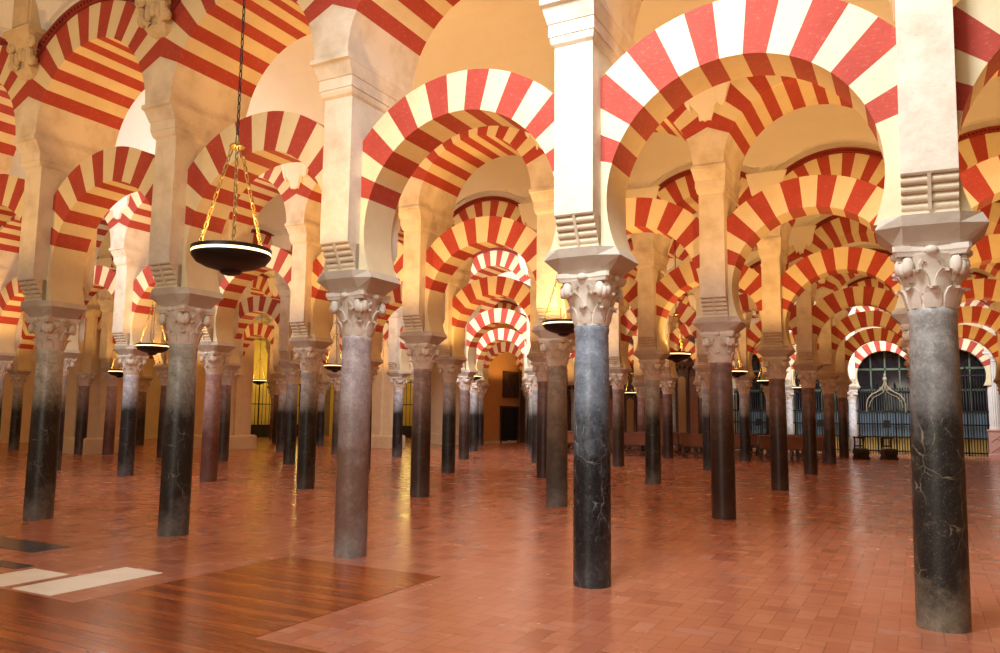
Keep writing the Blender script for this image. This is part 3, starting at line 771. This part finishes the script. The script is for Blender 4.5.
LAMPS = [(1.93, -.37, 3.13, 'large dark bowl lamp on gilt chains hanging before the front arches'), (1.82, .84, 3.21, 'dark bowl lamp beside the blue-grey front column'),
 (1.86, 2.13, 3.25, 'dark bowl lamp seen through the large right arch, largest lamp there'), (5.32, .83, 3.15, 'dark bowl lamp seen just left of the grey-green front column'),
 (8.2, 1.75, 2.98, 'small bowl lamp by the pale blue column'), (9.47, 3.5, 3.16, 'small bowl lamp under the little white and pink arch'), (1.89, 3.5, 3.24, 'small bowl lamp beside the dark red-brown column'),
 (1.69, 5.5, 3.1, 'far bowl lamp before the end-wall grille'), (4.49, 5.5, 2.88, 'far bowl lamp before the gilded screen'), (5.46, 3.5, 3.21, 'far bowl lamp at the side of the central column corridor'),
 (1.92, 4.6, 3.2, 'far bowl lamp above the wooden pews'), (5.75, 2.2, 3.2, 'far bowl lamp behind the mauve and brown front column')]
for i, j, z, lab in LAMPS:
    t = empty('hanging_lamp', (gx(i), gy(j), z + .0))
    put('bowl', lb, t); put('light_band', lr_, t); put('hub', lh, t); put('suspension_chain', lu, t); put('cross', lx, t)
    for c in lc: put('bowl_chain', c, t)
    tag(t, lab, 'lamp', 'hanging bowl lamps')

# ------------------------------------------------------------------ camera
cam = bpy.data.cameras.new('camera'); co = bpy.data.objects.new('camera', cam); C.objects.link(co)
th = 0.4915279740444061; pitch = 0.11284709663603221; roll = 0.011575564891087811
ax, ay = 3.5852870558738648, 6.480261108511288
co.matrix_world = Matrix.Translation((-ax*cos(th)+ay*sin(th), -ax*sin(th)-ay*cos(th), 1.65)) @ Matrix.Rotation(th, 4, 'Z') @ Matrix.Rotation(pi/2+pitch, 4, 'X') @ Matrix.Rotation(roll, 4, 'Z')
cam.sensor_width = 36; cam.lens = 779.514*36/1000; cam.clip_end = 300; cam.clip_start = .05
bpy.context.scene.camera = co

# ------------------------------------------------------------------ light
wd = bpy.data.worlds.new('world'); bpy.context.scene.world = wd; wd.use_nodes = True
wd.node_tree.nodes['Background'].inputs[0].default_value = (.9, .66, .42, 1); wd.node_tree.nodes['Background'].inputs[1].default_value = .3
WARM = (1, .54, .17); DAY = (.90, .95, 1.0)
def point(loc, power, c=WARM, r=.12):
    l = bpy.data.lights.new('lamp_glow', 'POINT'); l.energy = power; l.color = c; l.shadow_soft_size = r
    o = bpy.data.objects.new('lamp_glow', l); C.objects.link(o); o.location = loc; return o
def area(loc, target, sx, sy, power, c=DAY, spread=180):
    l = bpy.data.lights.new('daylight', 'AREA'); l.shape = 'RECTANGLE'; l.size = sx; l.size_y = sy; l.energy = power; l.color = c; l.spread = rad(spread)
    o = bpy.data.objects.new('daylight', l); C.objects.link(o); o.location = loc
    o.rotation_euler = (Vector(target) - Vector(loc)).to_track_quat('-Z', 'Y').to_euler(); return o
def spot(loc, power, c=WARM, r=.15, size=168):
    l = bpy.data.lights.new('lamp_uplight', 'SPOT'); l.energy = power; l.color = c; l.shadow_soft_size = r; l.spot_size = rad(size); l.spot_blend = .25
    o = bpy.data.objects.new('lamp_uplight', l); C.objects.link(o); o.location = loc; o.rotation_euler = (pi, 0, 0); return o
K = 1.8
for i, j, z, lab in LAMPS: spot((gx(i), gy(j), z+.1), 90*K)
for i, j in ((-.5, .5), (3.6, .5), (4.2, -.6), (6.0, -.5), (.4, .45), (2.7, .5), (1.0, 1.5), (-.5, 1.5), (3.6, 1.7), (7.2, .8), (7.2, 2.4), (-.5, 2.5), (3.6, 2.6), (-.5, 3.5), (3.6, 3.5), (3.6, 4.5), (5.5, 4.5), (7.6, 3.5), (9.4, 2.5), (11.2, 2.5), (11.2, 3.6), (6.4, 5.5), (-.5, 4.5), (10.3, 1.5)):
    spot((gx(i), gy(j), 3.3), 130*K)  # warm fill spots added between the lamps, no lamp hangs here
# added area lights for daylight: unseen roof openings in the naves, fill behind camera
area((-2.6, -4.4, 8.0), (-2.0, 0, 3.9), 2.2, 1.2, 240, DAY, 110)
area((-4.0, -13.5, 4.6), (-4.0, 0, 2.0), 7, 4, 330, (1, .88, .72), 150)  # fill added behind the camera to brighten shafts and front floor
area((gx(5.6), gy(.2), 6.2), (gx(5.6), gy(1), 4.6), 5, 1.4, 130, DAY, 150)
area((gx(4.6), gy(2.2), 6.4), (gx(4.6), gy(3), 4.2), 4, 1.2, 230, DAY, 140)
area((gx(5.6), gy(3.2), 6.4), (gx(5.6), gy(4), 4.2), 4, 1.2, 230, DAY, 140)
area((gx(.5), gy(5.2), 6.4), (gx(.5), gy(6), 3.2), 9, 1.2, 420, DAY, 140)
point((XL+3, gy(5.4), 4.5), 200, (1, .75, .2), .5); point((gx(10), gy(6.0), 4.5), 110, (1, .75, .2), .6); point((gx(5.0), gy(.5), 5.6), 110, DAY, .4)  # unseen points: two yellow for the chapels, one cool added to whiten the vault

vs = bpy.context.scene.view_settings
vs.view_transform = 'Standard'; vs.look = 'None'; vs.exposure = .2; vs.gamma = 1; vs.use_curve_mapping = False
